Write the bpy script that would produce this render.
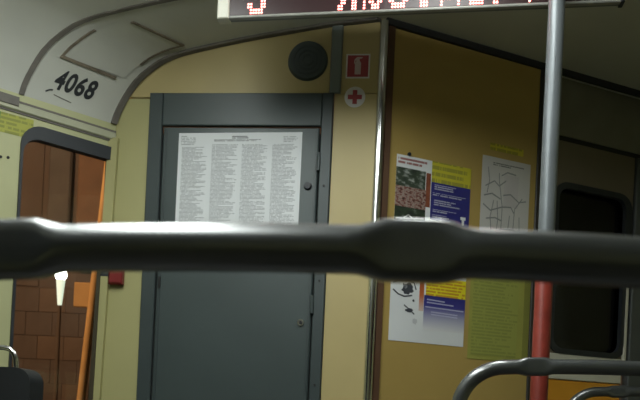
import bpy, bmesh, math, random
from mathutils import Vector, Matrix
random.seed(7)
for o in list(bpy.data.objects): bpy.data.objects.remove(o)
scene = bpy.context.scene
COL = scene.collection

# ------------------------------------------------------------------ camera
ZC = 0.85
F, HOR, ROLL = 700.0, 415.0, 0.046
cam = bpy.data.cameras.new('camera'); cam_o = bpy.data.objects.new('camera', cam); COL.objects.link(cam_o)
cam.sensor_width = 36.0; cam.lens = F / 640 * 36.0
cam.shift_y = (HOR - 200) / 640
c, s = math.cos(ROLL), math.sin(ROLL)
cam_o.matrix_world = Matrix(((c, -s, 0, 0), (0, 0, -1, 0), (s, c, 0, ZC), (0, 0, 0, 1)))
cam.dof.use_dof = True; cam.dof.focus_distance = 1.8; cam.dof.aperture_fstop = 9.0
cam.clip_start = 0.02
scene.camera = cam_o

# ------------------------------------------------------------------ world, exposure
w = bpy.data.worlds.new('night_sky'); scene.world = w; w.use_nodes = True
w.node_tree.nodes['Background'].inputs[0].default_value = (0.010, 0.013, 0.022, 1)
w.node_tree.nodes['Background'].inputs[1].default_value = 0.25
scene.view_settings.view_transform = 'Standard'; scene.view_settings.look = 'None'
scene.view_settings.gamma = 1.0; scene.view_settings.use_curve_mapping = False
scene.view_settings.exposure = 0.62
LAMP_POWER = 9.0
LAMP_COLOUR = (0.93, 1.0, 0.97)

# ------------------------------------------------------------------ materials
def srgb(r, g, b):
    f = lambda v: (v / 255 / 12.92) if v / 255 <= 0.04045 else ((v / 255 + 0.055) / 1.055) ** 2.4
    return (f(r), f(g), f(b), 1)
MATS = {}
def mat(name, col, rough=0.5, metal=0.0, var=0.12, scale=6.0, bump=0.0, bscale=120.0, stretch=None, coat=0.0, spec=0.5):
    if name in MATS: return MATS[name]
    m = bpy.data.materials.new(name); m.use_nodes = True; nt = m.node_tree; N, L = nt.nodes, nt.links
    b = N['Principled BSDF']; b.inputs['Roughness'].default_value = rough; b.inputs['Metallic'].default_value = metal
    b.inputs['Coat Weight'].default_value = coat; b.inputs['Coat IOR'].default_value = 1.9; b.inputs['Coat Roughness'].default_value = 0.22; b.inputs['Specular IOR Level'].default_value = spec
    tc = N.new('ShaderNodeTexCoord'); mp = N.new('ShaderNodeMapping')
    if stretch: mp.inputs['Scale'].default_value = stretch
    L.new(tc.outputs['Object'], mp.inputs[0])
    nz = N.new('ShaderNodeTexNoise'); nz.inputs['Scale'].default_value = scale; nz.inputs['Detail'].default_value = 6
    L.new(mp.outputs[0], nz.inputs['Vector'])
    rp = N.new('ShaderNodeValToRGB')
    lo = tuple(v * (1 - var) for v in col[:3]) + (1,); hi = tuple(min(1, v * (1 + var)) for v in col[:3]) + (1,)
    rp.color_ramp.elements[0].position = 0.3; rp.color_ramp.elements[1].position = 0.7
    rp.color_ramp.elements[0].color = lo; rp.color_ramp.elements[1].color = hi
    L.new(nz.outputs[0], rp.inputs[0]); L.new(rp.outputs[0], b.inputs['Base Color'])
    if bump > 0:
        n2 = N.new('ShaderNodeTexNoise'); n2.inputs['Scale'].default_value = bscale; L.new(mp.outputs[0], n2.inputs['Vector'])
        bp = N.new('ShaderNodeBump'); bp.inputs['Strength'].default_value = bump; bp.inputs['Distance'].default_value = 0.002
        L.new(n2.outputs[0], bp.inputs['Height']); L.new(bp.outputs[0], b.inputs['Normal'])
    MATS[name] = m; return m
def emit(name, col, strength):
    if name in MATS: return MATS[name]
    m = bpy.data.materials.new(name); m.use_nodes = True; nt = m.node_tree
    b = nt.nodes['Principled BSDF']; b.inputs['Base Color'].default_value = (0.8, 0.8, 0.8, 1)
    b.inputs['Emission Color'].default_value = tuple(col[:3]) + (1,); b.inputs['Emission Strength'].default_value = strength
    MATS[name] = m; return m
def glass(name, tint=(0.9, 0.92, 0.9, 1), refl=0.06, rough=0.02):
    if name in MATS: return MATS[name]
    m = bpy.data.materials.new(name); m.use_nodes = True; nt = m.node_tree; N, L = nt.nodes, nt.links
    for n in list(N): N.remove(n)
    out = N.new('ShaderNodeOutputMaterial'); mx = N.new('ShaderNodeMixShader'); tr = N.new('ShaderNodeBsdfTransparent'); gl = N.new('ShaderNodeBsdfGlossy')
    tr.inputs[0].default_value = tint; gl.inputs['Roughness'].default_value = rough
    fr = N.new('ShaderNodeFresnel'); fr.inputs[0].default_value = 1.5
    L.new(fr.outputs[0], mx.inputs[0]); L.new(tr.outputs[0], mx.inputs[1]); L.new(gl.outputs[0], mx.inputs[2]); L.new(mx.outputs[0], out.inputs[0])
    MATS[name] = m; return m
def text_mat(name, paper, ink, lines, density=0.5, words=30.0, strength=0.85, seed=0.0):
    """printed lines of small type: stripes along v broken into words by noise"""
    m = bpy.data.materials.new(name); m.use_nodes = True; nt = m.node_tree; N, L = nt.nodes, nt.links
    b = N['Principled BSDF']; b.inputs['Roughness'].default_value = 0.6
    uv = N.new('ShaderNodeUVMap'); sp = N.new('ShaderNodeSeparateXYZ'); L.new(uv.outputs[0], sp.inputs[0])
    def M(op, a, bb):
        n = N.new('ShaderNodeMath'); n.operation = op
        for i, v in enumerate((a, bb)):
            if v is None: continue
            if isinstance(v, (int, float)): n.inputs[i].default_value = v
            else: L.new(v, n.inputs[i])
        return n.outputs[0]
    rows = M('MULTIPLY', sp.outputs[1], lines)
    fr = M('FRACT', rows, None); fl = M('FLOOR', rows, None)
    stripe = M('LESS_THAN', fr, 0.58)
    cx = N.new('ShaderNodeCombineXYZ')
    L.new(M('MULTIPLY', sp.outputs[0], words), cx.inputs[0]); L.new(M('MULTIPLY_ADD', fl, 7.31), cx.inputs[1]); cx.inputs[2].default_value = seed
    nz = N.new('ShaderNodeTexNoise'); nz.inputs['Scale'].default_value = 1.0; nz.inputs['Detail'].default_value = 2; L.new(cx.outputs[0], nz.inputs['Vector'])
    word = M('LESS_THAN', nz.outputs[0], 0.40 + density * 0.25)
    c2 = N.new('ShaderNodeCombineXYZ'); L.new(M('MULTIPLY', fl, 3.77), c2.inputs[1]); c2.inputs[2].default_value = seed + 5
    wn = N.new('ShaderNodeTexWhiteNoise'); wn.noise_dimensions = '3D'; L.new(c2.outputs[0], wn.inputs['Vector'])
    endx = M('ADD', M('MULTIPLY', M('POWER', wn.outputs[0], 0.25), 0.9), 0.12)
    inside = M('LESS_THAN', sp.outputs[0], endx)
    msk = M('MULTIPLY', M('MULTIPLY', M('MULTIPLY', stripe, word), inside), strength)
    mx = N.new('ShaderNodeMix'); mx.data_type = 'RGBA'; mx.inputs[6].default_value = paper; mx.inputs[7].default_value = ink
    L.new(msk, mx.inputs[0]); L.new(mx.outputs[2], b.inputs['Base Color'])
    return m
def ramp_mat(name, stops, scale=8.0, detail=5.0, axis=None, rough=0.55):
    """print with mottled colours (axis None) or with a colour change along u or v"""
    m = bpy.data.materials.new(name); m.use_nodes = True; nt = m.node_tree; N, L = nt.nodes, nt.links
    b = N['Principled BSDF']; b.inputs['Roughness'].default_value = rough
    uv = N.new('ShaderNodeUVMap'); rp = N.new('ShaderNodeValToRGB'); el = rp.color_ramp.elements
    while len(el) < len(stops): el.new(0.5)
    for e, (p, cc) in zip(el, stops): e.position = p; e.color = cc
    if axis is None:
        nz = N.new('ShaderNodeTexNoise'); nz.inputs['Scale'].default_value = scale; nz.inputs['Detail'].default_value = detail
        L.new(uv.outputs[0], nz.inputs['Vector']); L.new(nz.outputs[0], rp.inputs[0])
    else:
        sp = N.new('ShaderNodeSeparateXYZ'); L.new(uv.outputs[0], sp.inputs[0]); L.new(sp.outputs[axis], rp.inputs[0])
    L.new(rp.outputs[0], b.inputs['Base Color'])
    return m

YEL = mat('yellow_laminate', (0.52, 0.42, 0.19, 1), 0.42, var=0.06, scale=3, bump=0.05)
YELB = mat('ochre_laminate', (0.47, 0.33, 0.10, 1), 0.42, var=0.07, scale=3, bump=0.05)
GREENISH = mat('greenish_cream_paint', (0.50, 0.50, 0.27, 1), 0.45, var=0.06, scale=4)
CEIL = mat('ceiling_cream_paint', (0.60, 0.60, 0.54, 1), 0.45, var=0.06, scale=3)
SEAM = mat('brown_grey_seam', (0.16, 0.145, 0.125, 1), 0.6, var=0.2, scale=14)
SLATE = mat('slate_grey_paint', (0.056, 0.075, 0.075, 1), 0.42, var=0.06, scale=5, bump=0.04)
SLATE_D = mat('slate_grey_frame_paint', (0.049, 0.065, 0.067, 1), 0.42, var=0.06, scale=5)
DARK = mat('dark_gap', (0.02, 0.02, 0.02, 1), 0.8)
RUBBER = mat('black_rubber', (0.022, 0.026, 0.032, 1), 0.5, var=0.15)
CREAM = mat('cream_plastic', (0.72, 0.70, 0.60, 1), 0.45, var=0.05)
CHROME = mat('polished_steel', (0.75, 0.75, 0.74, 1), 0.18, 1.0, var=0.04, scale=3)
RAIL = mat('dark_grey_coated_tube', (0.075, 0.082, 0.083, 1), 0.36, 0.3, var=0.1, scale=20, coat=1.0, spec=0.9)
GREYTUBE = mat('grey_painted_tube', (0.20, 0.22, 0.235, 1), 0.33, 0.15, var=0.08, scale=10)
REDTUBE = mat('red_painted_tube', (0.29, 0.042, 0.028, 1), 0.4, var=0.25, scale=18)
BROWN = mat('brown_edge_strip', (0.11, 0.055, 0.03, 1), 0.5, var=0.15)
WHITEP = mat('white_paper', (0.78, 0.80, 0.82, 1), 0.6, var=0.03)
INK = mat('black_print', (0.02, 0.022, 0.025, 1), 0.55)
REDP = mat('red_print', (0.40, 0.06, 0.07, 1), 0.5, var=0.08)
WHITEF = mat('white_print', (0.80, 0.78, 0.78, 1), 0.5, var=0.03)
YELP = mat('yellow_print', (0.82, 0.70, 0.03, 1), 0.5, var=0.05)
SEATM = mat('black_vinyl', (0.016, 0.018, 0.020, 1), 0.5, var=0.15, bump=0.2)
SHELL = mat('dark_grey_seat_plastic', (0.05, 0.05, 0.055, 1), 0.5, var=0.1)
FLOORM = mat('dark_rubber_floor', (0.055, 0.052, 0.048, 1), 0.75, var=0.25, scale=9, bump=0.3)
ORANGE = mat('orange_panel_paint', (0.85, 0.38, 0.03, 1), 0.45, var=0.06)
TAN = mat('shaded_door_tan', (0.20, 0.165, 0.12, 1), 0.5, var=0.08)  # leaf colour darkened to carry the dimness around the front door
GREYPOST = mat('grey_post_paint', (0.10, 0.11, 0.11, 1), 0.5)
LEDOFF = mat('sign_face_dark', (0.035, 0.012, 0.014, 1), 0.35, var=0.1)
LED = emit('red_led', (1.0, 0.16, 0.13), 5.0)
GLASS = glass('window_glass')
DGLASS = glass('tinted_glass', (0.25, 0.26, 0.28, 1))

# ------------------------------------------------------------------ object helpers
def tag(o, label=None, cat=None, group=None, kind=None):
    if label: o['label'] = label
    if cat: o['category'] = cat
    if group: o['group'] = group
    if kind: o['kind'] = kind
    return o
def empty(name, loc=(0, 0, 0), label=None, cat=None, group=None, kind=None):
    o = bpy.data.objects.new(name, None); COL.objects.link(o); o.location = loc; o.empty_display_size = 0.05
    return tag(o, label, cat, group, kind)
def mesh(name, verts, faces, m, parent=None, smooth=False, uvs=None, label=None, fix=True):
    me = bpy.data.meshes.new(name); me.from_pydata([tuple(v) for v in verts], [], faces); me.update()
    if fix:
        bm = bmesh.new(); bm.from_mesh(me); bmesh.ops.recalc_face_normals(bm, faces=bm.faces); bm.to_mesh(me); bm.free()
    if uvs:
        ul = me.uv_layers.new(name='UVMap')
        for lp in me.loops: ul.data[lp.index].uv = uvs[lp.vertex_index]
    me.materials.append(m)
    if smooth:
        for p in me.polygons: p.use_smooth = True
        try: me.set_sharp_from_angle(angle=math.radians(40))
        except Exception: pass
    o = bpy.data.objects.new(name, me); COL.objects.link(o)
    if parent:
        o.parent = parent; o.matrix_parent_inverse = Matrix.Translation(-Vector(parent.location))
    if label: o['label'] = label
    return o
def prism(name, fr, poly, o0, o1, m, parent=None, smooth=False, label=None):
    n = len(poly); V = [fr(u, z, o0) for u, z in poly] + [fr(u, z, o1) for u, z in poly]
    Fc = [tuple(range(n)), tuple(range(2 * n - 1, n - 1, -1))] + [(i, (i + 1) % n, n + (i + 1) % n, n + i) for i in range(n)]
    return mesh(name, V, Fc, m, parent, smooth, label=label)
def slab(name, fr, u0, u1, z0, z1, o0, o1, m, parent=None, ch=0.0, label=None):
    """box on a wall frame; ch chamfers its front edge"""
    if ch <= 0: return prism(name, fr, [(u0, z0), (u1, z0), (u1, z1), (u0, z1)], o0, o1, m, parent, label=label)
    P = [(u0, z0), (u1, z0), (u1, z1), (u0, z1)]; Q = [(u0 + ch, z0 + ch), (u1 - ch, z0 + ch), (u1 - ch, z1 - ch), (u0 + ch, z1 - ch)]
    V = [fr(u, z, o0) for u, z in P] + [fr(u, z, o1 - ch) for u, z in P] + [fr(u, z, o1) for u, z in Q]
    Fc = [(0, 1, 2, 3), (8, 9, 10, 11)]
    for k in (0, 4): Fc += [(k + i, k + (i + 1) % 4, k + 4 + (i + 1) % 4, k + 4 + i) for i in range(4)]
    return mesh(name, V, Fc, m, parent, label=label)
def rrect(u0, u1, z0, z1, r, n=6):
    out = []
    for (cx, cz, a) in ((u1 - r, z0 + r, -90), (u1 - r, z1 - r, 0), (u0 + r, z1 - r, 90), (u0 + r, z0 + r, 180)):
        for i in range(n + 1):
            t = math.radians(a + 90 * i / n); out.append((cx + r * math.cos(t), cz + r * math.sin(t)))
    return out
def corner_poly(u0, u1, z0, z1, n=6):
    return [p for p in ((u1, z0), (u1, z1), (u0, z1), (u0, z0)) for _ in range(n + 1)]
def ring(name, fr, outer, inner, o0, o1, m, parent=None, smooth=False, label=None):
    n = len(outer); V = []
    for o in (o0, o1):
        V += [fr(u, z, o) for u, z in outer]; V += [fr(u, z, o) for u, z in inner]
    Fc = []
    for i in range(n):
        j = (i + 1) % n
        Fc += [(i, j, n + j, n + i), (2 * n + i, 3 * n + i, 3 * n + j, 2 * n + j), (i, 2 * n + i, 2 * n + j, j), (n + i, n + j, 3 * n + j, 3 * n + i)]
    o = mesh(name, V, Fc, m, parent, smooth, label=label, fix=False)
    bm = bmesh.new(); bm.from_mesh(o.data); bmesh.ops.remove_doubles(bm, verts=bm.verts, dist=1e-5)
    bmesh.ops.recalc_face_normals(bm, faces=bm.faces); bm.to_mesh(o.data); bm.free()
    return o
def patch(name, fr, u0, u1, z0, z1, o, m, parent=None, label=None, th=0.0006):
    """thin printed sheet or printed area (real, thin thickness) with UVs: u to the right, v up"""
    V = [fr(u0, z0, o), fr(u1, z0, o), fr(u1, z1, o), fr(u0, z1, o), fr(u0, z0, o - th), fr(u1, z0, o - th), fr(u1, z1, o - th), fr(u0, z1, o - th)]
    Fc = [(0, 1, 2, 3), (7, 6, 5, 4), (0, 4, 5, 1), (1, 5, 6, 2), (2, 6, 7, 3), (3, 7, 4, 0)]
    uv = [(0, 0), (1, 0), (1, 1), (0, 1)] * 2
    return mesh(name, V, Fc, m, parent, uvs=uv, label=label)
def disc(name, fr, u, z, r, o0, o1, m, parent=None, n=32, r2=None, label=None):
    P = [(math.cos(2 * math.pi * i / n), math.sin(2 * math.pi * i / n)) for i in range(n)]
    r2 = r if r2 is None else r2
    V = [fr(u + r * a, z + r * b, o0) for a, b in P] + [fr(u + r2 * a, z + r2 * b, o1) for a, b in P]
    Fc = [tuple(range(n)), tuple(range(2 * n - 1, n - 1, -1))] + [(i, (i + 1) % n, n + (i + 1) % n, n + i) for i in range(n)]
    return mesh(name, V, Fc, m, parent, label=label, smooth=True)
def sweep(name, pts, shape, m, parent=None, n=20, ref=Vector((0, 1, 0)), label=None, cap=True):
    """tube along pts; shape(i) gives (half depth, half height, power); ref is the depth axis"""
    pts = [Vector(p) for p in pts]; V = []; Fc = []
    for i, p in enumerate(pts):
        t = (pts[min(i + 1, len(pts) - 1)] - pts[max(i - 1, 0)]).normalized()
        a = (ref - t * ref.dot(t)).normalized(); b = t.cross(a)
        ra, rb, pw = shape(i)
        for k in range(n):
            th = 2 * math.pi * k / n; ct, st = math.cos(th), math.sin(th)
            V.append(p + a * ra * math.copysign(abs(ct) ** pw, ct) + b * rb * math.copysign(abs(st) ** pw, st))
    for i in range(len(pts) - 1):
        for k in range(n): Fc.append((i * n + k, i * n + (k + 1) % n, (i + 1) * n + (k + 1) % n, (i + 1) * n + k))
    if cap: Fc += [tuple(range(n)), tuple(range((len(pts) - 1) * n, len(pts) * n))]
    return mesh(name, V, Fc, m, parent, smooth=True, label=label)
def tube(name, pts, r, m, parent=None, n=16, label=None, ref=Vector((0, 1, 0))):
    return sweep(name, pts, lambda i: (r, r, 1.0), m, parent, n, ref, label)
def lathe(name, cx, cy, prof, m, parent=None, n=24, label=None):
    V = [(cx + r * math.cos(2 * math.pi * k / n), cy + r * math.sin(2 * math.pi * k / n), z) for r, z in prof for k in range(n)]
    Fc = [(i * n + k, i * n + (k + 1) % n, (i + 1) * n + (k + 1) % n, (i + 1) * n + k) for i in range(len(prof) - 1) for k in range(n)]
    Fc += [tuple(range(n)), tuple(range((len(prof) - 1) * n, len(prof) * n))]
    return mesh(name, V, Fc, m, parent, smooth=True, label=label)
def copy_tree(o, parent=None):
    r = o.copy(); COL.objects.link(r)
    if parent: r.parent = parent
    for ch in o.children: copy_tree(ch, r)
    return r
def xyz(x, y, z): return Vector((x, y, z))
def box(name, x0, x1, y0, y1, z0, z1, m, parent=None, ch=0.0, label=None):
    fr = lambda u, z, o: Vector((u, -o, z))
    return slab(name, fr, x0, x1, z0, z1, -y1, -y0, m, parent, ch, label)

# ------------------------------------------------------------------ wall frames (u along, z up, o out of the wall into the car)
CEILZ = 2.185
def fA(x, z, o): return Vector((x - 0.0995 * o, 2.3604 - 0.1 * x - 0.995 * o, z))
def yB(x): return 2.3441 + (x - 0.16) * 0.40984
def fB(x, z, o): return Vector((x + 0.379 * o, yB(x) - 0.925 * o, z))
def fE(x, z, o): return fB(x, z, o - 0.05)
JX, JY = -0.7555, 2.4357
DX, DY = 0.7646, 0.6445
LEAN = 0.028
def fC(t, z, o):          # t runs from the partition corner back along the tapered left wall
    q = o + LEAN * (z - 1.825)
    return Vector((JX - DX * t + DY * q, JY - DY * t - DX * q, z))
def fS(y, z, o): return Vector((-1.3672 + o + LEAN * (z - 1.825), y, z))
PX = [0, .012, .029, .048, .069, .099, .134, .165, .199, .240, .286, .350, .424, .510, .608, .733, .90]
PZ = [.976, 1.018, 1.052, 1.087, 1.118, 1.150, 1.177, 1.198, 1.213, 1.226, 1.237, 1.251, 1.266, 1.282, 1.298, 1.318, 1.335]
PS = [0.0]
for i in range(1, len(PX)): PS.append(PS[-1] + math.hypot((PX[i] - PX[i - 1]) * 0.7215, PZ[i] - PZ[i - 1]))
def interp(v, xs, ys):
    if v <= xs[0]: return ys[0]
    for i in range(1, len(xs)):
        if v <= xs[i]:
            k = (v - xs[i - 1]) / (xs[i] - xs[i - 1]); return ys[i - 1] + k * (ys[i] - ys[i - 1])
    return ys[-1]
def cove(tau, sl, o):     # tau: distance back from the partition, sl: length up the curved cove, o: proud of it
    x = interp(sl, PS, PX); z = interp(sl, PS, PZ); e = 0.004
    x2, z2 = interp(sl + e, PS, PX), interp(sl + e, PS, PZ); x1, z1 = interp(sl - e, PS, PX), interp(sl - e, PS, PZ)
    tw, tz = (x2 - x1) * 0.7215, z2 - z1; L = math.hypot(tw, tz) or 1
    nw, nz = tz / L, -tw / L            # normal in the (inward, up) plane
    return Vector((JX + x - DX * tau + DY * nw * o, JY - 0.1 * x - DY * tau - DX * nw * o, z + ZC + nz * o))

# ------------------------------------------------------------------ structure: ceiling, floor, walls
V, Fc = [], []
n = len(PX); wv = [x * 0.7215 for x in PX]
rows = []
for i in range(n):
    te = (JX + PX[i] + 1.3672 - wv[i]) / DX
    a = cove(0, PS[i], 0) ; a = Vector((JX + PX[i], JY - 0.1 * PX[i], PZ[i] + ZC))
    row = [a + Vector((-DX * te * k / 6, -DY * te * k / 6, 0)) for k in range(7)]
    row.append(Vector((-1.3672 + wv[i], -2.5, PZ[i] + ZC))); rows.append(row)
for r in rows: V += r
for i in range(n - 1):
    for k in range(7): Fc.append((i * 8 + k, i * 8 + k + 1, (i + 1) * 8 + k + 1, (i + 1) * 8 + k))
base = len(V); last = [(n - 1) * 8 + k for k in range(8)]
V += [Vector((1.55, -2.5, CEILZ)), Vector((1.55, yB(1.55) + 0.12, CEILZ)), Vector((0.16, 2.36, CEILZ))]
Fc.append(tuple(last + [base, base + 1, base + 2]))
ceil = mesh('ceiling', V, Fc, CEIL, smooth=True, fix=False)
tag(ceil, 'cream painted ceiling curving down into the left wall', 'ceiling', kind='structure')
# seams and ribs of the ceiling
def cove_strip(name, pts, wd, hgt, m, parent=None, label=None):
    """flat strip lying on the cove through (tau, s) points"""
    V, Fc = [], []
    for i, (ta, sl) in enumerate(pts):
        a = pts[max(i - 1, 0)]; b = pts[min(i + 1, len(pts) - 1)]
        dx, dy = b[0] - a[0], b[1] - a[1]; L = math.hypot(dx, dy); px, py = -dy / L * wd / 2, dx / L * wd / 2
        V += [cove(ta + px, sl + py, -0.001), cove(ta + px, sl + py, hgt), cove(ta - px, sl - py, hgt), cove(ta - px, sl - py, -0.001)]
    for i in range(len(pts) - 1):
        for k in range(4): Fc.append((i * 4 + k, i * 4 + (k + 1) % 4, i * 4 + 4 + (k + 1) % 4, i * 4 + 4 + k))
    e = (len(pts) - 1) * 4; Fc += [(0, 1, 2, 3), (e, e + 1, e + 2, e + 3)]
    return mesh(name, V, Fc, m, parent, label=label)
N_ = 26
t1 = cove_strip('trim_1', [(0.318, PS[-1] * k / N_) for k in range(N_ + 1)], 0.016, 0.005, SEAM)
tag(t1, 'brown-grey rib seam arching across the ceiling left of the hatch', 'trim', kind='structure')
t2 = cove_strip('trim_2', [(0.010, PS[-1] * k / N_) for k in range(N_ + 1)], 0.020, 0.010, SEAM)
tag(t2, 'brown-grey arched seam where ceiling meets the cab partition', 'trim', kind='structure')
t3 = slab('trim_3', fB, 0.16, 1.50, CEILZ - 0.022, CEILZ, 0.0, 0.012, DARK)
tag(t3, 'dark straight seam between ceiling and the poster partition', 'trim', kind='structure')
# ceiling hatch: a slightly proud plate with worn edge strips at two opposite corners
hatch = empty('ceiling_hatch', cove(0.16, 0.25, 0), 'square hatch in the curved ceiling with brown worn corner edges', 'hatch')
hv, hf = [], []
for i in range(9):
    for k in range(9):
        hv.append(cove(0.05 + 0.21 * i / 8, 0.155 + 0.19 * k / 8, 0.0025))
for i in range(8):
    for k in range(8): hf.append((i * 9 + k, i * 9 + k + 1, i * 9 + k + 10, i * 9 + k + 9))
mesh('plate', hv, hf, CEIL, hatch, smooth=True, fix=False)
ln = lambda a, b: [(a[0] + (b[0] - a[0]) * k / 8, a[1] + (b[1] - a[1]) * k / 8) for k in range(9)]
WORN = mat('worn_brown_edge', (0.20, 0.165, 0.12, 1), 0.6, var=0.35, scale=25)
cove_strip('edge_strip', ln((0.262, 0.150), (0.262, 0.268)), 0.008, 0.005, WORN, hatch)
cove_strip('edge_strip', ln((0.266, 0.152), (0.075, 0.146)), 0.010, 0.005, WORN, hatch)
cove_strip('edge_strip', ln((0.052, 0.345), (0.048, 0.215)), 0.007, 0.005, WORN, hatch)
cove_strip('edge_strip', ln((0.052, 0.343), (0.245, 0.350)), 0.007, 0.005, WORN, hatch)
# fine knob on hatch
p0 = cove(0.135, 0.222, 0.004)
# floor
fl = mesh('floor', [(-1.6, -2.5, 0), (1.6, -2.5, 0), (1.6, 3.1, 0), (-1.6, 3.1, 0), (-1.6, -2.5, -.05), (1.6, -2.5, -.05), (1.6, 3.1, -.05), (-1.6, 3.1, -.05)],
          [(0, 1, 2, 3), (4, 5, 6, 7), (0, 1, 5, 4), (1, 2, 6, 5), (2, 3, 7, 6), (3, 0, 4, 7)], FLOORM)
tag(fl, 'dark rubber tram floor', 'floor', kind='structure')
# back and right walls of the car
wb = box('wall_back', -1.5, 1.6, -2.56, -2.5, 0, CEILZ, GREENISH); tag(wb, 'greenish cream wall at the far end behind the camera', 'wall', kind='structure')
wr = empty('wall_right', (1.55, 0, 0), 'greenish cream side wall of the tram on the right', 'wall', kind='structure')
fR = lambda u, z, o: Vector((1.55 - o, u, z))
ring('side_panel', fR, corner_poly(-2.5, 3.0, 0, CEILZ), rrect(-2.0, 1.9, 0.95, 1.72, 0.08), -0.05, 0, GREENISH, wr)
ring('gasket', fR, rrect(-2.02, 1.92, 0.93, 1.74, 0.10), rrect(-1.98, 1.88, 0.97, 1.70, 0.07), -0.01, 0.008, RUBBER, wr)
slab('pane', fR, -2.0, 1.9, 0.95, 1.72, -0.03, -0.025, DGLASS, wr)
# left wall: tapered front section with a window, then the straight side
wl = empty('wall_left', fC(0.8, 0, 0), 'greenish cream left side wall tapering towards the cab partition', 'wall', kind='structure')
W0, W1, WZ0, WZ1 = -0.52, 0.308, 0.72, 1.738
ring('front_panel', fC, corner_poly(0.805, -0.75, 0, 1.832), [(u, z) for u, z in [(W0 + W1 - a, b) for a, b in rrect(W0, W1, WZ0, WZ1, 0.065)]], -0.05, 0, GREENISH, wl)
ring('side_panel', fS, corner_poly(1.925, -2.5, 0, 1.832), [(1.6 - 2.0 - a, b) for a, b in rrect(-2.0, 1.6, WZ0, WZ1, 0.065)], -0.05, 0, GREENISH, wl)
ring('gasket', fS, rrect(-2.02, 1.62, WZ0 - .02, WZ1, 0.08), rrect(-1.98, 1.58, WZ0 + .02, WZ1 - .04, 0.06), -0.01, 0.008, RUBBER, wl)
slab('pane', fS, -2.0, 1.6, WZ0, WZ1, -0.03, -0.025, GLASS, wl)
win = empty('window_1', fC(0.1, WZ0, 0), 'side window with black rubber gasket left of the grey cab door', 'window', kind='structure')
inn = rrect(W0 + .02, W1 - 0.004, WZ0 + .03, WZ1 - 0.040, 0.052)
out = rrect(W0, W1 + 0.004, WZ0, WZ1 + 0.004, 0.068)
ring('gasket', fC, out, inn, -0.02, 0.010, RUBBER, win, smooth=True)
patch('pane', fC, W0, W1, WZ0, WZ1 - 0.02, -0.012, GLASS, win, th=0.004)
# trim rail along top of the left wall
tr = empty('trim_4', fC(0.4, 1.78, 0), 'cream rail along the top of the left wall above the window', 'trim', kind='structure')
slab('rail', fC, 0.0, 0.80, 1.770, 1.795, -0.002, 0.010, mat('rail_cream', (0.47, 0.47, 0.33, 1), 0.45), tr, ch=0.003)
slab('seam', fC, 0.0, 0.80, 1.795, 1.803, -0.002, 0.005, SEAM, tr)
slab('seam', fC, 0.0, 0.80, 1.764, 1.770, -0.002, 0.004, SEAM, tr)
slab('joint_cover', fC, 0.325, 0.50, 1.782, 1.812, 0.0, 0.013, SEAM, tr, ch=0.002)

# ------------------------------------------------------------------ cab partition, door wall (A)
wf = empty('wall_front', fA(-0.3, 0, 0), 'yellow laminate cab partition around the grey door', 'wall', kind='structure')
ribA = [(JX + PX[i], PZ[i] + ZC) for i in range(n)]
def rib_z(x): return interp(x - JX, PX, PZ) + ZC
slab('backing', fA, -0.79, 0.17, 0, 1.80, -0.03, -0.006, DARK, wf)
up = [(x, z) for x, z in ribA if z > 1.925]
lowp = [(-0.86, 0.0), (-0.638, 0.0), (-0.638, 1.917), (-0.712, 1.917)] + [(x, z) for x, z in reversed(ribA) if z < 1.912]
YELG = mat('greenish_yellow_laminate', (0.44, 0.41, 0.19, 1), 0.42, var=0.06, scale=3)
prism('panel', fA, lowp, -0.012, 0, YELG, wf, label='narrow yellow panel left of the door')
upl = [(-0.712, 1.922), (-0.638, 1.922), (-0.638, 1.936), (-0.020, 1.936), (-0.020, rib_z(-0.02))] + [(x, z) for x, z in reversed(ribA) if z > 1.925 and x < -0.02]
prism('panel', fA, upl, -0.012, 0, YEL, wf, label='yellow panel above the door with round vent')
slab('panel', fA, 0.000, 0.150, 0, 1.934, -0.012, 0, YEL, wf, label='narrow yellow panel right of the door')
slab('panel', fA, 0.020, 0.150, 1.937, CEILZ, -0.012, 0, YEL, wf)
slab('post', fA, -0.018, 0.019, 1.934, CEILZ - 0.01, -0.01, 0.008, mat('bluish_grey_post', (0.20, 0.23, 0.22, 1), 0.45), wf, ch=0.003)
prism('corner_bead', fA, [(-0.815, 0.0), (-0.785, 0.0), (-0.740, 1.775), (-0.775, 1.775)], -0.01, 0.017, YELG, wf)
prism('corner_strip', fA, [(-0.806, 0.6), (-0.790, 0.6), (-0.777, 1.40), (-0.788, 1.40)], 0.016, 0.022, mat('dark_olive_strip', (0.05, 0.04, 0.02, 1), 0.6), wf)
# chrome corner moulding with brown edge
cs = empty('trim_5', fA(0.16, 0, 0), 'polished steel corner moulding between door wall and poster wall', 'trim', kind='structure')
pr = [(0.142, 0), (0.178, 0)]
def halfround(name, fr, u0, u1, z0, z1, h, m, parent, k=10):
    V, Fc = [], []
    for z in (z0, z1):
        for i in range(k + 1):
            a = math.pi * i / k; V.append(fr((u0 + u1) / 2 - (u1 - u0) / 2 * math.cos(a), z, h * math.sin(a)))
    for i in range(k): Fc.append((i, i + 1, k + 2 + i, k + 1 + i))
    Fc += [tuple(range(k + 1)), tuple(range(k + 1, 2 * k + 2))]
    return mesh(name, V, Fc, m, parent, smooth=True)
halfround('moulding', fA, 0.140, 0.172, 0, CEILZ - 0.01, 0.016, CHROME, cs)
slab('edge_strip', fB, 0.172, 0.192, 0, CEILZ - 0.02, 0, 0.007, BROWN, cs)
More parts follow.
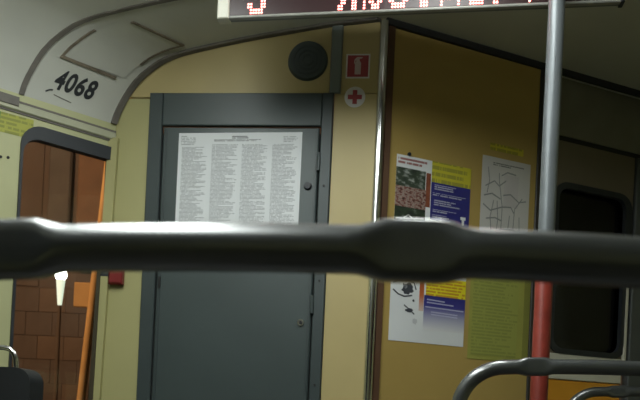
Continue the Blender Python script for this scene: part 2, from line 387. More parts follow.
# cab door
d1 = empty('door_1', fA(-0.32, 0, 0), 'slate grey metal cab door with printed notice', 'door', kind='structure')
slab('jamb', fA, -0.636, -0.588, 0, 1.934, -0.006, 0.010, SLATE_D, d1, ch=0.003)
slab('jamb', fA, -0.040, -0.002, 0, 1.934, -0.006, 0.010, SLATE_D, d1, ch=0.003)
slab('header', fA, -0.588, -0.040, 1.822, 1.934, -0.006, 0.009, SLATE, d1, ch=0.003)
slab('leaf', fA, -0.583, -0.045, 0.02, 1.817, -0.004, 0.007, SLATE, d1, ch=0.004)
slab('edge_strip', fA, -0.058, -0.052, 0.03, 1.808, 0.007, 0.010, SLATE_D, d1)
slab('edge_strip', fA, -0.575, -0.569, 0.03, 1.808, 0.007, 0.010, SLATE_D, d1)
for z in (0.45, 1.22, 1.70):
    hg = tube('hinge', [fA(-0.0425, z - 0.03, 0.013), fA(-0.0425, z + 0.03, 0.013)], 0.006, SLATE_D, d1)
for z in (1.30, 0.95, 1.62):
    disc('screw', fA, -0.022, z, 0.004, 0.009, 0.012, DARK, d1, n=10)
lk = disc('lock', fA, -0.079, 1.158, 0.013, 0.006, 0.014, CHROME, d1, r2=0.011)
disc('keyhole', fA, -0.078, 1.157, 0.006, 0.0135, 0.0148, DARK, lk, n=16)
disc('knob', fA, -0.076, 1.619, 0.014, 0.006, 0.018, RUBBER, d1, r2=0.011)
slab('latch', fA, -0.576, -0.568, 1.26, 1.30, 0.009, 0.014, DARK, d1)

# vent
vt = empty('round_vent', fA(-0.096, 2.045, 0), 'round slate grey vent cover above the cab door', 'vent')
disc('cover', fA, -0.096, 2.045, 0.069, -0.002, 0.010, SLATE, vt, n=40, r2=0.063)
for r in (0.05, 0.035, 0.02):
    P = [(math.cos(2 * math.pi * i / 32), math.sin(2 * math.pi * i / 32)) for i in range(32)]
    ring('grille_ring', fA, [(-0.096 + r * a, 2.045 + r * b) for a, b in P], [(-0.096 + (r - .006) * a, 2.045 + (r - .006) * b) for a, b in P], 0.009, 0.012, SLATE_D, vt)

# ------------------------------------------------------------------ poster wall (B)
w2 = empty('wall_front_right', fB(0.45, 0, 0), 'ochre laminate cab partition panel carrying posters and route map', 'wall', kind='structure')
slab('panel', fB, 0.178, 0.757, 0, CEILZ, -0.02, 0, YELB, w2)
slab('edge_post', fB, 0.757, 0.795, 0, CEILZ, -0.06, 0.006, mat('dark_edge_post', (0.035, 0.03, 0.025, 1), 0.5), w2, ch=0.003)

# ------------------------------------------------------------------ front door section (E)
w3 = empty('trim_6', fE(1.1, 0, 0), 'dark lintel above the front passenger door', 'trim', kind='structure')
slab('lintel', fE, 0.78, 1.56, 1.966, CEILZ, -0.03, 0.004, mat('lintel_paint', (0.24, 0.23, 0.19, 1), 0.5), w3)
slab('seam', fE, 0.78, 1.56, 1.948, 1.966, -0.03, 0.0, DARK, w3)
d2 = empty('door_2', fE(1.05, 0, 0), 'front passenger door with black night window, cream sill and orange lower panel', 'door', kind='structure')
ring('leaf', fE, corner_poly(0.800, 1.246, 1.128, 1.948), rrect(0.878, 1.232, 1.135, 1.785, 0.06), -0.03, 0, TAN, d2)
ring('shaded_window_frame', fE, rrect(0.872, 1.238, 1.129, 1.791, 0.063), rrect(0.888, 1.214, 1.142, 1.776, 0.045), -0.01, 0.008, RUBBER, d2, smooth=True)  # cream frame coloured black to stand for its unlit stretch
ring('gasket', fE, rrect(0.874, 1.224, 1.14, 1.789, 0.055), rrect(0.896, 1.206, 1.150, 1.768, 0.042), -0.008, 0.0095, RUBBER, d2, smooth=True)
slab('pane', fE, 0.878, 1.232, 1.135, 1.785, -0.025, -0.020, DGLASS, d2)
slab('lit_frame_edge', fE, 1.222, 1.238, 1.10, 1.42, 0.0, 0.011, CREAM, d2, ch=0.003)  # cream strip drawn for the lit stretch of the window frame
slab('sill', fE, 0.800, 1.222, 1.030, 1.130, -0.03, 0.006, CREAM, d2, ch=0.003)
slab('lower_panel', fE, 0.800, 1.222, 0.05, 1.028, -0.03, 0.002, ORANGE, d2, ch=0.003)
slab('door_post', fE, 1.250, 1.56, 0, 1.948, -0.03, 0.012, GREYPOST, d2, ch=0.004)

# ------------------------------------------------------------------ LED sign
SX0, SX1 = -0.343, 0.757
def fG(x, z, o): return Vector((x - 0.119 * o, 1.9469 - 0.12 * x - 0.993 * o, z + 0.020 * (x + 0.3)))
sg = empty('led_sign', fG(0.2, 1.96, -0.03), 'red LED route sign reading 3 ЛЮСТДОРФ hung under the ceiling', 'sign')
ZB, ZT = 1.960, 2.145
slab('body', fG, SX0 + 0.006, SX1 - 0.004, ZB + 0.004, ZT, -0.024, -0.004, mat('sign_body_grey', (0.16, 0.17, 0.16, 1), 0.5), sg)
slab('face', fG, SX0 + 0.03, SX1 - 0.02, ZB + 0.010, ZT - 0.008, -0.006, -0.001, LEDOFF, sg)
slab('end_cap', fG, SX0, SX0 + 0.034, ZB, ZT, -0.026, 0.006, CREAM, sg, ch=0.003)
slab('end_cap', fG, SX1 - 0.010, SX1, ZB, ZT, -0.026, 0.006, RUBBER, sg, ch=0.003)
slab('bottom_bezel', fG, SX0 + 0.034, SX1 - 0.010, ZB, ZB + 0.008, -0.010, 0.003, mat('dull_bezel', (0.30, 0.30, 0.27, 1), 0.45), sg, ch=0.002)
slab('top_bezel', fG, SX0 + 0.034, SX1 - 0.010, ZT - 0.010, ZT, -0.010, 0.004, CREAM, sg, ch=0.002)
for x in (-0.2, 0.6): slab('hanger', fG, x, x + 0.03, ZT, CEILZ + 0.004 - 0.020 * (x + 0.3), -0.018, -0.014, GREYPOST, sg)
GL = {'3': ["0111110", "1100011", "0000011", "0011110", "0000011", "1100011", "0111110"],
      'Л': ["0011111", "0011011", "0011011", "0011011", "0110011", "0110011", "1100011"],
      'Ю': ["1001110", "1011011", "1010001", "1110001", "1010001", "1011011", "1001110"],
      'С': ["0111110", "1100011", "1100000", "1100000", "1100000", "1100011", "0111110"],
      'Т': ["1111111", "0011100", "0011100", "0011100", "0011100", "0011100", "0011100"],
      'Д': ["0011110", "0010010", "0010010", "0110010", "0100010", "1111111", "1000001"],
      'О': ["0111110", "1100011", "1100011", "1100011", "1100011", "1100011", "0111110"],
      'Р': ["1111110", "1100011", "1100011", "1111110", "1100000", "1100000", "1100000"],
      'Ф': ["0001000", "0111110", "1101011", "1101011", "1101011", "0111110", "0001000"]}
def led_glyph(ch, x0, z0, px=0.0076, pz=0.0082):
    V, Fc = [], []
    g = GL[ch]
    for r in range(14):
        for cc in range(7):
            if g[r // 2][cc] != '1': continue
            x = x0 + cc * px; z = z0 + (13 - r) * pz; b = len(V); q = 0.0034
            V += [fG(x + q * math.cos(a), z + q * math.sin(a), 0.0) for a in [k * math.pi / 3 for k in range(6)]] + [fG(x, z, 0.0018)]
            Fc += [(b + k, b + (k + 1) % 6, b + 6) for k in range(6)]
    mesh('led_character', V, Fc, LED, sg, label='lit red character ' + ch)
led_glyph('3', -0.255, 1.974)
for i, ch in enumerate('ЛЮСТДОРФ'): led_glyph(ch, 0.000 + i * 0.0700, 1.974)

# ------------------------------------------------------------------ grab pole, grey above, red below
PXX, PYY = 0.566, 1.82
gp = empty('grab_pole', (PXX, PYY, 0), 'vertical grab pole, grey above and red below, before the poster wall', 'pole')
lathe('upper_tube', PXX, PYY, [(0.021, 1.325), (0.021, CEILZ)], GREYTUBE, gp)
lathe('red_tube', PXX, PYY, [(0.0225, 0.0), (0.0225, 1.322), (0.021, 1.328)], REDTUBE, gp)
lathe('ceiling_flange', PXX, PYY, [(0.022, CEILZ - 0.02), (0.045, CEILZ - 0.012), (0.045, CEILZ)], GREYTUBE, gp)
lathe('floor_flange', PXX, PYY, [(0.048, 0.0), (0.048, 0.012), (0.0226, 0.02)], GREYTUBE, gp)

# ------------------------------------------------------------------ seats with dark tube handles
def sstep(a): a = max(0, min(1, a)); return a * a * (3 - 2 * a)
def make_seat(x0, yb, zr, lab, length=0.58, r=0.0152, top=0.815, first=0.150):
    """x0 left end of handle, yb its depth, zr its height"""
    t = empty('seat', (x0 + length / 2, yb, 0), lab, 'seat', 'seats with dark tube handles')
    x1 = x0 + length; R = 0.092; pts = []
    for k in range(6): pts.append((x0 - 0.020 + 0.020 * k / 6, yb + 0.01, zr - R - 0.30 + 0.30 * k / 6))
    for k in range(11):
        a = math.pi / 2 * k / 10; pts.append((x0 + R - R * math.cos(a), yb + 0.01 * (1 - k / 10), zr - R + R * math.sin(a)))
    m_ = 60
    for k in range(1, m_): pts.append((x0 + R + (length - 2 * R) * k / m_, yb, zr))
    for k in range(11):
        a = math.pi / 2 * (1 - k / 10); pts.append((x1 - R + R * math.cos(a), yb + 0.01 * k / 10, zr - R + R * math.sin(a)))
    for k in range(1, 7): pts.append((x1 + 0.020 * k / 6, yb + 0.01, zr - R - 0.30 * k / 6))
    cl = [x0 + first, x0 + 0.395]; xc = x0 + 0.342
    pts = [(px_, py_, pz_ - 0.0046 * min(1.6, ((px_ - xc) / 0.20) ** 2)) for px_, py_, pz_ in pts]   # the bar is slightly arched
    def shape(i):
        p = pts[i]; g = 0
        if p[2] > zr - 0.012:
            for cx in cl: g = max(g, 1 - sstep((abs(p[0] - cx) - 0.016) / 0.020))
        return (r * (1 - 0.30 * g), r * (1 + 0.25 * g), 1.0 - 0.52 * g)
    sweep('handle', pts, shape, RAIL, t, n=28)
    # shell backrest, slightly curved
    V, Fc = [], []; nu, nv = 10, 8
    for side in (0, 1):
        for j in range(nv + 1):
            v = j / nv; z = 0.40 + (top - 0.40) * v; inset = 0.03 * max(0, (v - 0.8) / 0.2) ** 2
            for i in range(nu + 1):
                u = i / nu * 2 - 1
                V.append((x0 + length / 2 + u * (length / 2 - 0.035 - inset), yb + 0.035 + 0.03 * (1 - u * u) - 0.03 * v + 0.055 * (1 - v) + side * 0.025, z))
    q = (nu + 1) * (nv + 1); ix = lambda sd, j, i: sd * q + j * (nu + 1) + i
    for j in range(nv):
        for i in range(nu):
            Fc += [(ix(0, j, i), ix(0, j, i + 1), ix(0, j + 1, i + 1), ix(0, j + 1, i)), (ix(1, j, i), ix(1, j + 1, i), ix(1, j + 1, i + 1), ix(1, j, i + 1))]
    for i in range(nu): Fc += [(ix(0, 0, i), ix(0, 0, i + 1), ix(1, 0, i + 1), ix(1, 0, i)), (ix(0, nv, i), ix(0, nv, i + 1), ix(1, nv, i + 1), ix(1, nv, i))]
    for j in range(nv): Fc += [(ix(0, j, 0), ix(0, j + 1, 0), ix(1, j + 1, 0), ix(1, j, 0)), (ix(0, j, nu), ix(0, j + 1, nu), ix(1, j + 1, nu), ix(1, j, nu))]
    mesh('backrest', V, Fc, SHELL, t, smooth=True)
    cx = x0 + length / 2; hw = length / 2 - 0.04
    fz = lambda u, v, o: Vector((u, v, o))
    prism('seat_pan', fz, rrect(cx - hw, cx + hw, yb + 0.10, yb + 0.355, 0.04), 0.40, 0.425, SHELL, t)
    prism('cushion', fz, rrect(cx - hw + .015, cx + hw - .015, yb + 0.115, yb + 0.345, 0.04), 0.425, 0.455, SEATM, t)
    for sx in (-1, 1): tube('leg', [(cx + sx * (hw - 0.08), yb + 0.22, 0.0), (cx + sx * (hw - 0.08), yb + 0.22, 0.40)], 0.018, RAIL, t)
    box('crossbar', cx - hw + .06, cx + hw - .06, yb + 0.2, yb + 0.24, 0.36, 0.40, RAIL, t)
    t.rotation_euler.z = -0.1     # square to the cab partition
    return t
s1 = make_seat(-0.342, 0.4375, 0.9535, 'seat with thick dark grey handle bar crossing the whole picture, nearest the camera', length=0.66, first=0.136)
s2 = make_seat(0.280, 1.40, 0.9715, 'seat with curved dark handle passing in front of the red pole')
s3 = make_seat(0.768, 2.15, 0.9690, 'farther seat with dark handle in the lower right corner by the orange panel', length=0.58)

# black seat with thin chrome handle at the lower left
bs = empty('padded_seat', (-0.88, 1.7, 0), 'black padded seat with thin chrome handle beside the left window', 'seat')
fY = lambda u, z, o: Vector((u, 1.66 - o, z))
prism('backrest', fY, rrect(-1.11, -0.666, 0.45, 0.927, 0.035), -0.02, 0.06, SEATM, bs, smooth=True)
fz = lambda u, v, o: Vector((u, v, o))
prism('cushion', fz, rrect(-1.11, -0.67, 1.685, 2.02, 0.04), 0.40, 0.47, SEATM, bs)
tube('handle', [(-1.06, 1.63, 0.90), (-1.06, 1.63, 0.94), (-1.055, 1.63, 0.960), (-1.04, 1.63, 0.970), (-0.90, 1.63, 0.973), (-0.742, 1.63, 0.973), (-0.728, 1.63, 0.970), (-0.719, 1.63, 0.962), (-0.714, 1.63, 0.95), (-0.708, 1.63, 0.90)], 0.0062, CHROME, bs, n=12)
for sx in (-1.03, -0.75): tube('leg', [(sx, 1.85, 0), (sx, 1.85, 0.40)], 0.018, RAIL, bs)

# ------------------------------------------------------------------ ceiling lamps (behind the sign, above the camera)
def lamp(x, y0, y1, lab, hw=0.16):
    t = empty('ceiling_lamp', (x, (y0 + y1) / 2, CEILZ), lab, 'lamp', 'ceiling lamps')
    zc = interp(x + 1.3672, wv, PZ) + ZC
    box('housing', x - hw - 0.015, x + hw + 0.015, y0 - 0.02, y1 + 0.02, zc - 0.02, zc + 0.03, CREAM, t)
    V, Fc = [], []; k = 12
    for y in (y0, y1):
        for i in range(k + 1):
            a = math.pi * i / k; V.append((x - hw * math.cos(a), y, zc - 0.02 - 0.055 * math.sin(a)))
    for i in range(k): Fc.append((i, i + 1, k + 2 + i, k + 1 + i))
    Fc += [tuple(range(k + 1)), tuple(range(k + 1, 2 * k + 2))]
    mesh('diffuser', V, Fc, emit('lamp_diffuser', LAMP_COLOUR, LAMP_POWER), t, smooth=True)
lamp(-0.54, -0.10, 1.65, 'longer fluorescent ceiling lamp just behind the route sign, left of the aisle')
lamp(0.24, 1.10, 1.70, 'shorter unseen ceiling lamp added to light the poster wall and front door', 0.12)  # lamp added out of view to brighten poster wall and lower right

# ------------------------------------------------------------------ notices, stickers
# notice on the door
nt_ = empty('paper_notice', fA(-0.31, 1.62, 0.008), 'white printed notice in four columns on the grey door', 'notice')
def fN(u, v, o):   # u,v 0..1 on the notice
    return fA(-0.527 + 0.425 * u, 1.468 + 0.330 * v + 0.006 * (u - 0.5), 0.0075 + o)
patch('sheet', fN, 0, 1, 0, 1, 0.001, WHITEP, nt_)
ink = (0.16, 0.17, 0.19, 1); pap = (0.78, 0.80, 0.82, 1)
for i, (a, b) in enumerate(((0.03, 0.235), (0.275, 0.485), (0.52, 0.725), (0.765, 0.965))):
    patch('text_column', fN, a, b, 0.02, 0.885 if i else 0.86, 0.0016, text_mat('notice_text', pap, ink, 62, 0.75, 26, 0.62, i * 3.1), nt_)
patch('title', fN, 0.435, 0.57, 0.94, 0.965, 0.0016, text_mat('notice_title', pap, (0.03, 0.03, 0.04, 1), 1.6, 0.95, 18, 0.9, 2.2), nt_)
patch('subtitle', fN, 0.29, 0.72, 0.912, 0.930, 0.0016, text_mat('notice_subtitle', pap, (0.08, 0.08, 0.09, 1), 1.6, 0.8, 40, 0.8, 4.2), nt_)
patch('corner_text', fN, 0.02, 0.14, 0.875, 0.975, 0.0016, text_mat('notice_corner', pap, ink, 6, 0.7, 14, 0.6, 7.7), nt_)
patch('corner_text', fN, 0.85, 0.97, 0.90, 0.965, 0.0016, text_mat('notice_corner2', pap, ink, 4, 0.6, 14, 0.6, 9.7), nt_)
# fire extinguisher sticker
fs = empty('fire_extinguisher_sticker', fA(0.0735, 2.025, 0), 'square red fire extinguisher sticker above the red cross', 'sticker')
fF = lambda u, v, o: fA(0.0735 + u, 2.027 + v, o)
slab('border', fF, -0.040, 0.040, -0.041, 0.041, 0, 0.0008, WHITEF, fs)
fld = slab('field', fF, -0.035, 0.035, -0.036, 0.036, 0.0008, 0.0014, REDP, fs)
prism('pictogram', fF, [(-.010, -.028), (.010, -.028), (.010, .010), (.005, .018), (.005, .024), (.014, .026), (.014, .030), (-.004, .030), (-.012, .022), (-.014, .008), (-.011, .008), (-.008, .019), (-.005, .018), (-.010, .010)], 0.0014, 0.0018, mat('pale_pictogram', (0.62, 0.50, 0.50, 1), 0.5), fld)
# red cross sticker
rc = empty('first_aid_sticker', fA(0.068, 1.923, 0), 'round white sticker with a red cross', 'sticker')
fX = lambda u, v, o: fA(0.068 + u, 1.923 + v, o)
fld2 = disc('field', fX, 0, 0, 0.035, 0, 0.0010, WHITEF, rc)
a_, b_ = 0.0075, 0.0235
prism('cross', fX, [(-a_, -b_), (a_, -b_), (a_, -a_), (b_, -a_), (b_, a_), (a_, a_), (a_, b_), (-a_, b_), (-a_, a_), (-b_, a_), (-b_, -a_), (-a_, -a_)], 0.0010, 0.0015, REDP, fld2)
# fleet number 4068 on the cove
def text_mesh(txt, shear=0.0, off=0.0):
    cu = bpy.data.curves.new('t', 'FONT'); cu.body = txt; cu.shear = shear; cu.offset = off; cu.resolution_u = 4; cu.space_character = 0.98
    o = bpy.data.objects.new('t', cu); COL.objects.link(o); bpy.context.view_layer.update()
    dg = bpy.context.evaluated_depsgraph_get(); me = bpy.data.meshes.new_from_object(o.evaluated_get(dg))
    V = [tuple(v.co) for v in me.vertices]; Fc = [tuple(p.vertices) for p in me.polygons]
    bpy.data.objects.remove(o); bpy.data.curves.remove(cu); bpy.data.meshes.remove(me)
    return V, Fc
fn = empty('fleet_number', cove(0.17, 0.05, 0), 'black fleet number 4068 on the curved ceiling above the window', 'number')
wid, hei = 0.145, 0.066
x_l = 0.0
glyphs = [text_mesh(ch, 0.0, 0.034) for ch in '4068']
for i, (ch, (tv, tf)) in enumerate(zip('4068', glyphs)):
    mnx = min(v[0] for v in tv); mxx = max(v[0] for v in tv); mny = min(v[1] for v in tv); mxy = max(v[1] for v in tv)
    V = []
    for v in tv:
        u = (v[0] - mnx) / (mxx - mnx) * 0.031 + i * 0.0335; h = (v[1] - mny) / (mxy - mny) * hei
        V.append(cove(0.240 - u, 0.050 + h, 0.0015))
    mesh('digit', V, tf, INK, fn, label='black digit ' + ch, fix=False)
cove_strip('pen_stroke', [(0.252, 0.034), (0.242, 0.042), (0.232, 0.045)], 0.005, 0.0012, INK, fn)
cove_strip('underline', [(0.225, 0.032), (0.20, 0.028), (0.165, 0.024)], 0.003, 0.0012, SEAM, fn)
# yellow sticker on the left wall
ys = empty('yellow_sticker', fC(0.33, 1.74, 0), 'yellow-green text sticker on the left wall under the rail', 'sticker')
fYs = lambda u, v, o: fC(0.405 - 0.13 * u, 1.692 + 0.062 * v + 0.004 * u, o)
patch('sheet', fYs, 0, 1, 0, 1, 0.001, text_mat('yellow_sticker_print', (0.42, 0.42, 0.07, 1), (0.24, 0.26, 0.05, 1), 4.5, 0.8, 16, 0.8, 1.3), ys)
patch('green_corner', fYs, 0.0, 0.22, 0.60, 1, 0.0016, mat('green_print', (0.06, 0.20, 0.04, 1), 0.5), ys)
for i, (t_, z_) in enumerate(((0.369, 1.615), (0.347, 1.619))):
    o = disc('screw', fC, t_, z_, 0.0045, -0.001, 0.003, DARK, n=12); o.name = 'wall_screw'
    tag(o, ('dark screw head on the left wall, at the picture edge', 'dark screw head on the left wall, nearer the window')[i], 'screw', 'wall screws')
# emergency hammer
eh = empty('emergency_hammer', fA(-0.72, 1.30, 0), 'small red emergency hammer in a dark holder left of the cab door', 'hammer')
slab('grip', fA, -0.748, -0.699, 1.268, 1.335, 0.004, 0.028, mat('red_plastic', (0.22, 0.02, 0.02, 1), 0.4), eh, ch=0.006)
slab('holder', fA, -0.790, -0.746, 1.292, 1.345, 0.0, 0.018, RUBBER, eh, ch=0.004)

# posters
def poster(name, x0, z0, wd, ht, lab, cat='poster'):
    fr = lambda u, v, o: fB(x0 + wd * 0.925 * u, z0 + ht * v, 0.0012 + o)
    t = empty(name, fr(0.5, 0, 0), lab, cat); return t, fr
navy = (0.030, 0.030, 0.20, 1); wht = (0.78, 0.78, 0.80, 1)
p1, f1 = poster('wall_poster', 0.219, 1.445, 0.298, 0.300, 'upper poster with photographs, yellow heading and navy text block')
patch('sheet', f1, 0, 1, 0, 1, 0.0004, WHITEP, p1)
patch('caption', f1, 0.02, 0.40, 0.905, 0.975, 0.0010, text_mat('cap1', wht, (0.30, 0.06, 0.05, 1), 1.7, 0.9, 14, 0.85, 3.0), p1)
patch('photo', f1, 0.0, 0.385, 0.65, 0.86, 0.0010, ramp_mat('photo_trees', [(0.30, (0.02, 0.03, 0.02, 1)), (0.5, (0.05, 0.07, 0.045, 1)), (0.62, (0.30, 0.32, 0.30, 1)), (0.75, (0.6, 0.6, 0.58, 1))], 4.0), p1)
patch('photo', f1, 0.0, 0.40, 0.42, 0.65, 0.0010, ramp_mat('photo_crowd', [(0.32, (0.03, 0.025, 0.02, 1)), (0.45, (0.22, 0.07, 0.055, 1)), (0.55, (0.36, 0.30, 0.26, 1)), (0.68, (0.15, 0.03, 0.03, 1))], 9.0), p1)
ph = patch('photo', f1, 0.0, 0.40, 0.15, 0.42, 0.0010, ramp_mat('photo_bridge', [(0.35, (0.012, 0.02, 0.012, 1)), (0.6, (0.03, 0.05, 0.025, 1)), (0.8, (0.3, 0.32, 0.3, 1))], 5.0), p1)
for (a, b, c_, d_) in ((0.02, 0.27, 0.38, 0.31), (0.02, 0.22, 0.38, 0.20), (0.02, 0.22, 0.18, 0.33), (0.18, 0.33, 0.38, 0.21)):
    prism('bridge_line', f1, [(a, b), (c_, d_), (c_, d_ + 0.014), (a, b + 0.014)], 0.0010, 0.0014, mat('pale_line_print', (0.45, 0.47, 0.45, 1), 0.6), ph)
patch('ribbon', f1, 0.395, 0.455, 0.46, 0.85, 0.0010, mat('ribbon_print', (0.24, 0.07, 0.035, 1), 0.5, var=0.3, scale=40), p1)
patch('heading', f1, 0.465, 1.0, 0.76, 1.0, 0.0010, text_mat('head1', (0.62, 0.56, 0.04, 1), (0.30, 0.29, 0.05, 1), 3.2, 0.75, 22, 0.75, 1.0), p1)
tb = prism('text_block', f1, [(0.465, 0.33), (1.0, 0.26), (1.0, 0.76), (0.465, 0.76)], 0.0004, 0.0008, mat('navy_print', navy, 0.5, var=0.1), p1)
for (a, b, zt, k_, se) in ((0.51, 0.80, 0.68, 2.4, 0.3), (0.49, 0.97, 0.61, 1.3, 1.3), (0.51, 0.90, 0.50, 3.0, 2.3), (0.50, 0.82, 0.42, 1.3, 3.3), (0.49, 0.72, 0.36, 1.3, 4.3)):
    patch('text_line', f1, a, b, zt, zt + 0.024 * k_, 0.0014, text_mat('navytext', navy, (0.50, 0.50, 0.60, 1), k_, 0.9, 26, 0.75, se), tb)
prism('emblem', f1, [(0.90, 0.32), (0.93, 0.32), (0.93, 0.38), (0.95, 0.38), (0.95, 0.415), (0.88, 0.415), (0.88, 0.38), (0.90, 0.38)], 0.0008, 0.0013, WHITEP, tb)
disc('pin', fB, 0.262, 1.751, 0.006, 0, 0.006, RUBBER, p1, n=14)

p2, f2 = poster('wall_poster', 0.218, 1.114, 0.299, 0.290, 'lower poster with ink drawing, yellow heading and fading navy block')
patch('sheet', f2, 0, 1, 0, 1, 0.0004, WHITEP, p2)
patch('heading', f2, 0.46, 1.0, 0.575, 0.80, 0.0010, text_mat('head2', (0.85, 0.72, 0.02, 1), (0.55, 0.20, 0.02, 1), 6.0, 0.85, 22, 0.75, 1.6), p2)
tb2 = patch('text_block', f2, 0.44, 1.0, 0.16, 0.575, 0.0008, ramp_mat('navy_fade', [(0.0, (0.78, 0.78, 0.80, 1)), (0.5, (0.26, 0.26, 0.46, 1)), (0.72, (0.045, 0.04, 0.26, 1)), (1.0, navy)], axis=1), p2)
for (a, b, zt, se) in ((0.48, 0.72, 0.52, 0.8), (0.48, 0.84, 0.485, 1.8), (0.46, 0.98, 0.43, 2.8), (0.54, 0.90, 0.375, 3.8), (0.54, 0.90, 0.345, 5.8)):
    prism('text_line', f2, [(a, zt), (b, zt - 0.010), (b, zt + 0.004), (a, zt + 0.014)], 0.0008, 0.0012, mat('pale_print', (0.50, 0.50, 0.70, 1), 0.5), tb2)
patch('ribbon', f2, 0.375, 0.435, 0.38, 0.75, 0.0010, ramp_mat('ribbon_fade', [(0.0, (0.7, 0.55, 0.5, 1)), (0.5, (0.55, 0.14, 0.04, 1)), (1.0, (0.35, 0.08, 0.02, 1))], axis=1), p2)
SK = mat('ink_drawing', (0.05, 0.055, 0.07, 1), 0.6)
def blob(fr, cu, cv, ru, rv, seed, par, m=SK):
    rr = random.Random(seed); P = []
    for i in range(18):
        a = 2 * math.pi * i / 18; k = 0.7 + 0.5 * rr.random(); P.append((cu + ru * k * math.cos(a), cv + rv * k * math.sin(a)))
    prism('drawing', fr, P, 0.0006, 0.0010, m, par)
blob(f2, 0.22, 0.63, 0.075, 0.075, 3, p2); blob(f2, 0.25, 0.37, 0.050, 0.025, 5, p2)
blob(f2, 0.19, 0.65, 0.03, 0.03, 9, p2, mat('grey_drawing', (0.35, 0.36, 0.40, 1), 0.6)); blob(f2, 0.30, 0.49, 0.014, 0.016, 11, p2); blob(f2, 0.33, 0.25, 0.03, 0.04, 12, p2, mat('pale_drawing', (0.58, 0.59, 0.62, 1), 0.6))
def stroke(fr, pts, wd, par, m=SK, name='drawing'):
    V, Fc = [], []
    for i, (u, v) in enumerate(pts):
        a, b = pts[max(i - 1, 0)], pts[min(i + 1, len(pts) - 1)]; dx, dy = b[0] - a[0], b[1] - a[1]; L = math.hypot(dx, dy)
        px, py = -dy / L * wd / 2, dx / L * wd / 2
        V += [fr(u + px, v + py, 0.0012), fr(u - px, v - py, 0.0012), fr(u + px, v + py, 0.0006), fr(u - px, v - py, 0.0006)]
    for i in range(len(pts) - 1):
        b = i * 4; Fc += [(b, b + 1, b + 5, b + 4), (b, b + 4, b + 6, b + 2), (b + 1, b + 3, b + 7, b + 5), (b + 2, b + 6, b + 7, b + 3)]
    return mesh(name, V, Fc, m, par)
stroke(f2, [(0.03, 0.60), (0.10, 0.55), (0.18, 0.53), (0.28, 0.55)], 0.016, p2)
stroke(f2, [(0.03, 0.68), (0.12, 0.72), (0.20, 0.73), (0.30, 0.70), (0.33, 0.62)], 0.014, p2)
stroke(f2, [(0.18, 0.43), (0.24, 0.39), (0.32, 0.33)], 0.014, p2)

# route map
rm, fm = poster('route_map', 0.537, 1.42, 0.211, 0.385, 'pale sheet with a thin-lined route map under a yellow strip', 'map')
patch('sheet', fm, 0, 1, 0, 1, 0.0004, mat('map_paper', (0.62, 0.60, 0.58, 1), 0.6, var=0.05), rm)
MAPL = mat('map_line', (0.27, 0.28, 0.28, 1), 0.6)
for pts in ([(0.42, 0.02), (0.43, 0.3), (0.44, 0.55), (0.36, 0.78), (0.35, 0.86)], [(0.05, 0.55), (0.2, 0.50), (0.44, 0.55), (0.62, 0.56), (0.7, 0.50)], [(0.08, 0.72), (0.26, 0.78), (0.36, 0.74), (0.5, 0.80)],
            [(0.70, 0.08), (0.68, 0.35), (0.70, 0.55), (0.85, 0.66)], [(0.10, 0.30), (0.28, 0.28), (0.43, 0.34), (0.68, 0.35), (0.92, 0.30)], [(0.12, 0.42), (0.3, 0.44), (0.43, 0.42)], [(0.55, 0.05), (0.56, 0.28), (0.60, 0.48)],
            [(0.12, 0.9), (0.16, 0.78), (0.12, 0.66)], [(0.20, 0.08), (0.24, 0.28), (0.20, 0.44), (0.26, 0.60)], [(0.72, 0.20), (0.86, 0.22), (0.94, 0.16)], [(0.06, 0.63), (0.22, 0.66), (0.40, 0.62)], [(0.40, 0.84), (0.52, 0.88), (0.7, 0.87)],
            [(0.45, 0.66), (0.60, 0.68), (0.78, 0.62), (0.93, 0.64)], [(0.06, 0.20), (0.22, 0.16), (0.42, 0.20), (0.56, 0.16)], [(0.80, 0.05), (0.82, 0.30), (0.80, 0.48)], [(0.30, 0.05), (0.32, 0.24), (0.36, 0.42), (0.33, 0.60)]):
    stroke(fm, pts, 0.013, rm, MAPL, 'route_line')
patch('title', fm, 0.22, 0.86, 0.925, 0.955, 0.0008, text_mat('maptitle', (0.62, 0.60, 0.58, 1), (0.15, 0.15, 0.15, 1), 1.7, 0.9, 22, 0.85, 1.1), rm)
patch('district', fm, 0.46, 0.76, 0.56, 0.86, 0.0006, mat('map_district', (0.56, 0.53, 0.53, 1), 0.6), rm)
# yellow strip above the map
yst = patch('yellow_strip', lambda u, v, o: fB(0.565 + 0.135 * u, 1.829 + 0.025 * v, o), 0, 1, 0, 1, 0.0012, text_mat('strip_print', (0.60, 0.52, 0.04, 1), (0.30, 0.28, 0.04, 1), 1.4, 0.7, 18, 0.8, 0.4))
tag(yst, 'small yellow text strip above the route map', 'sticker')
# yellow-green timetable sheet
gs, fg = poster('timetable_sheet', 0.512, 1.075, 0.262, 0.31, 'yellow-green sheet of fine text lines below the route map', 'sheet')
patch('sheet', fg, 0, 1, 0, 1, 0.0004, mat('yellow_green_paper', (0.37, 0.37, 0.08, 1), 0.6, var=0.08, scale=15), gs)
patch('text_lines', fg, 0.05, 0.80, 0.05, 0.96, 0.0010, text_mat('timetable_text', (0.36, 0.38, 0.085, 1), (0.25, 0.28, 0.06, 1), 24, 0.8, 20, 0.7, 6.4), gs)
patch('margin', fg, 0.90, 1.0, 0, 1, 0.0010, mat('olive_print', (0.24, 0.24, 0.05, 1), 0.6), gs)

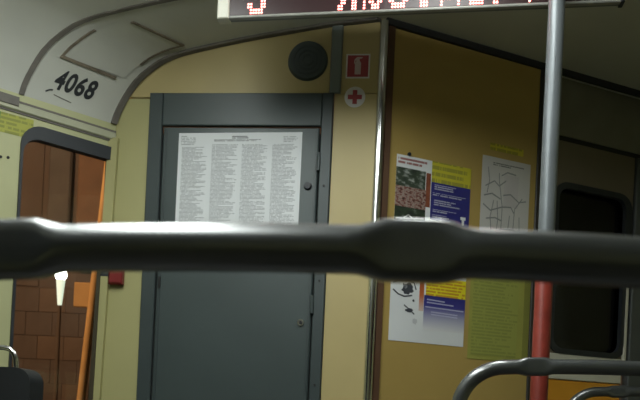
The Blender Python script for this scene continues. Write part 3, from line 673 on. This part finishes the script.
# ------------------------------------------------------------------ night street outside the left window
gr = box('ground', -30, 30, -8, 40, -0.75, -0.70, mat('asphalt', (0.05, 0.048, 0.045, 1), 0.8, var=0.3, scale=3)); tag(gr, 'dark street ground outside the tram', 'ground', kind='structure')
fac = empty('building_facade', (-3.2, 8.4, -0.7), 'orange-lit building front seen through the left window', 'building')
box('wall', -9.0, 1.5, 8.305, 8.6, -0.7, 6.0, mat('facade_joint', (0.14, 0.10, 0.075, 1), 0.8), fac)
fm1 = mat('facade_stone', (0.155, 0.115, 0.09, 1), 0.7, var=0.3, scale=2.2, stretch=(1, 1, 0.3))
fm2 = mat('facade_stone_light', (0.19, 0.13, 0.09, 1), 0.7, var=0.3, scale=2.0)
proto = box('panel', 0, 0.447, 0, 0.05, 0, 1.91, fm1, None, ch=0.003); proto2 = box('stone', 0, 0.312, 0, 0.05, 0, 0.276, fm1, None, ch=0.003)
proto3 = box('stone', 0, 0.312, 0, 0.05, 0, 0.276, fm2, None, ch=0.003)
box('pilaster', -2.95, -2.62, 8.15, 8.35, 2.45, 5.6, mat('pilaster_paint', (0.29, 0.17, 0.10, 1), 0.7, var=0.25, scale=3), fac, ch=0.02)
box('pilaster', -3.32, -3.05, 8.22, 8.35, 2.45, 5.6, mat('grey_pilaster_paint', (0.15, 0.135, 0.12, 1), 0.7, var=0.25, scale=3), fac, ch=0.02)
def place(p, x, y, z):
    o = p.copy(); COL.objects.link(o); o.parent = fac; o.matrix_parent_inverse = Matrix.Translation(-Vector(fac.location)); o.location = (x, y, z)
for i in range(18):
    for j in range(2): place(proto, -7.0 + 0.45 * i, 8.29 + random.random() * 0.02, 2.22 + j * 1.92)
for i in range(25):
    for j in range(10): place(proto2 if random.random() < 0.7 else proto3, -7.0 + 0.315 * i + (0.15 if j % 2 else 0), 8.29 + random.random() * 0.006, -0.6 + 0.28 * j)
for p in (proto, proto2, proto3): bpy.data.objects.remove(p)
def ray(px, py, y):
    u, v = (px - 320) / F, (HOR - py) / F
    return Vector(((u * c - v * s) * y, y, ZC + (v * c + u * s) * y))
# post and plate stand in for an orange reflection in the window glass
a, b = ray(97, 265, 5.2), ray(81, 400, 5.2); top = a + (a - b) * 1.4; bot = b + (b - a) * ((b.z + 0.7) / (a.z - b.z))
op = empty('reflection_post', bot, 'leaning orange post and plate standing in for a reflection in the window', 'post')
OP = mat('orange_reflection', (0.80, 0.50, 0.20, 1), 0.6, var=0.1)  # bright orange of the reflection put into the colour
tube('post', [bot, a, top], 0.032, OP, op)
q = ray(83, 295, 5.2); box('plate', q.x - 0.062, q.x + 0.075, 5.18, 5.20, q.z - 0.092, q.z + 0.09, OP, op, ch=0.004)
# white street lantern
q = ray(61, 275, 7.6)
la = empty('street_lantern', (q.x, q.y, -0.7), 'bright white street lantern outside the window', 'street lamp')
lathe('globe', q.x, q.y, [(0.012, q.z - 0.07), (0.05, q.z - 0.04), (0.062, q.z), (0.05, q.z + 0.05), (0.012, q.z + 0.07)], emit('lantern_glow', (0.92, 1.0, 0.93), 12.0), la)
lathe('glow_tail', q.x, q.y, [(0.022, q.z - 0.33), (0.048, q.z - 0.05)], emit('lantern_tail_glow', (0.80, 0.90, 0.72), 0.75), la)  # glowing cone draws the pale streak of light below the globe
lathe('post', q.x, q.y, [(0.03, -0.7), (0.02, q.z - 0.33)], mat('rusty_post_paint', (0.16, 0.12, 0.09, 1), 0.7), la)
# sodium street lamp that lights the facade
sl = empty('sodium_lamp', (-4.6, 2.6, -0.7), 'sodium street lamp beside the tram lighting the facade', 'street lamp')
lathe('post', -4.6, 2.6, [(0.07, -0.7), (0.05, 5.0)], GREYPOST, sl)
lathe('head', -4.6, 2.6, [(0.05, 5.0), (0.14, 5.05), (0.16, 5.15), (0.05, 5.25)], GREYPOST, sl)
sd = bpy.data.lights.new('sodium_light', 'POINT'); sd.energy = 850; sd.color = (1.0, 0.58, 0.32); sd.shadow_soft_size = 0.15
so = bpy.data.objects.new('sodium_light', sd); COL.objects.link(so); so.location = (-4.6, 2.6, 4.85); so.parent = sl; so.matrix_parent_inverse = Matrix.Translation(-Vector(sl.location))
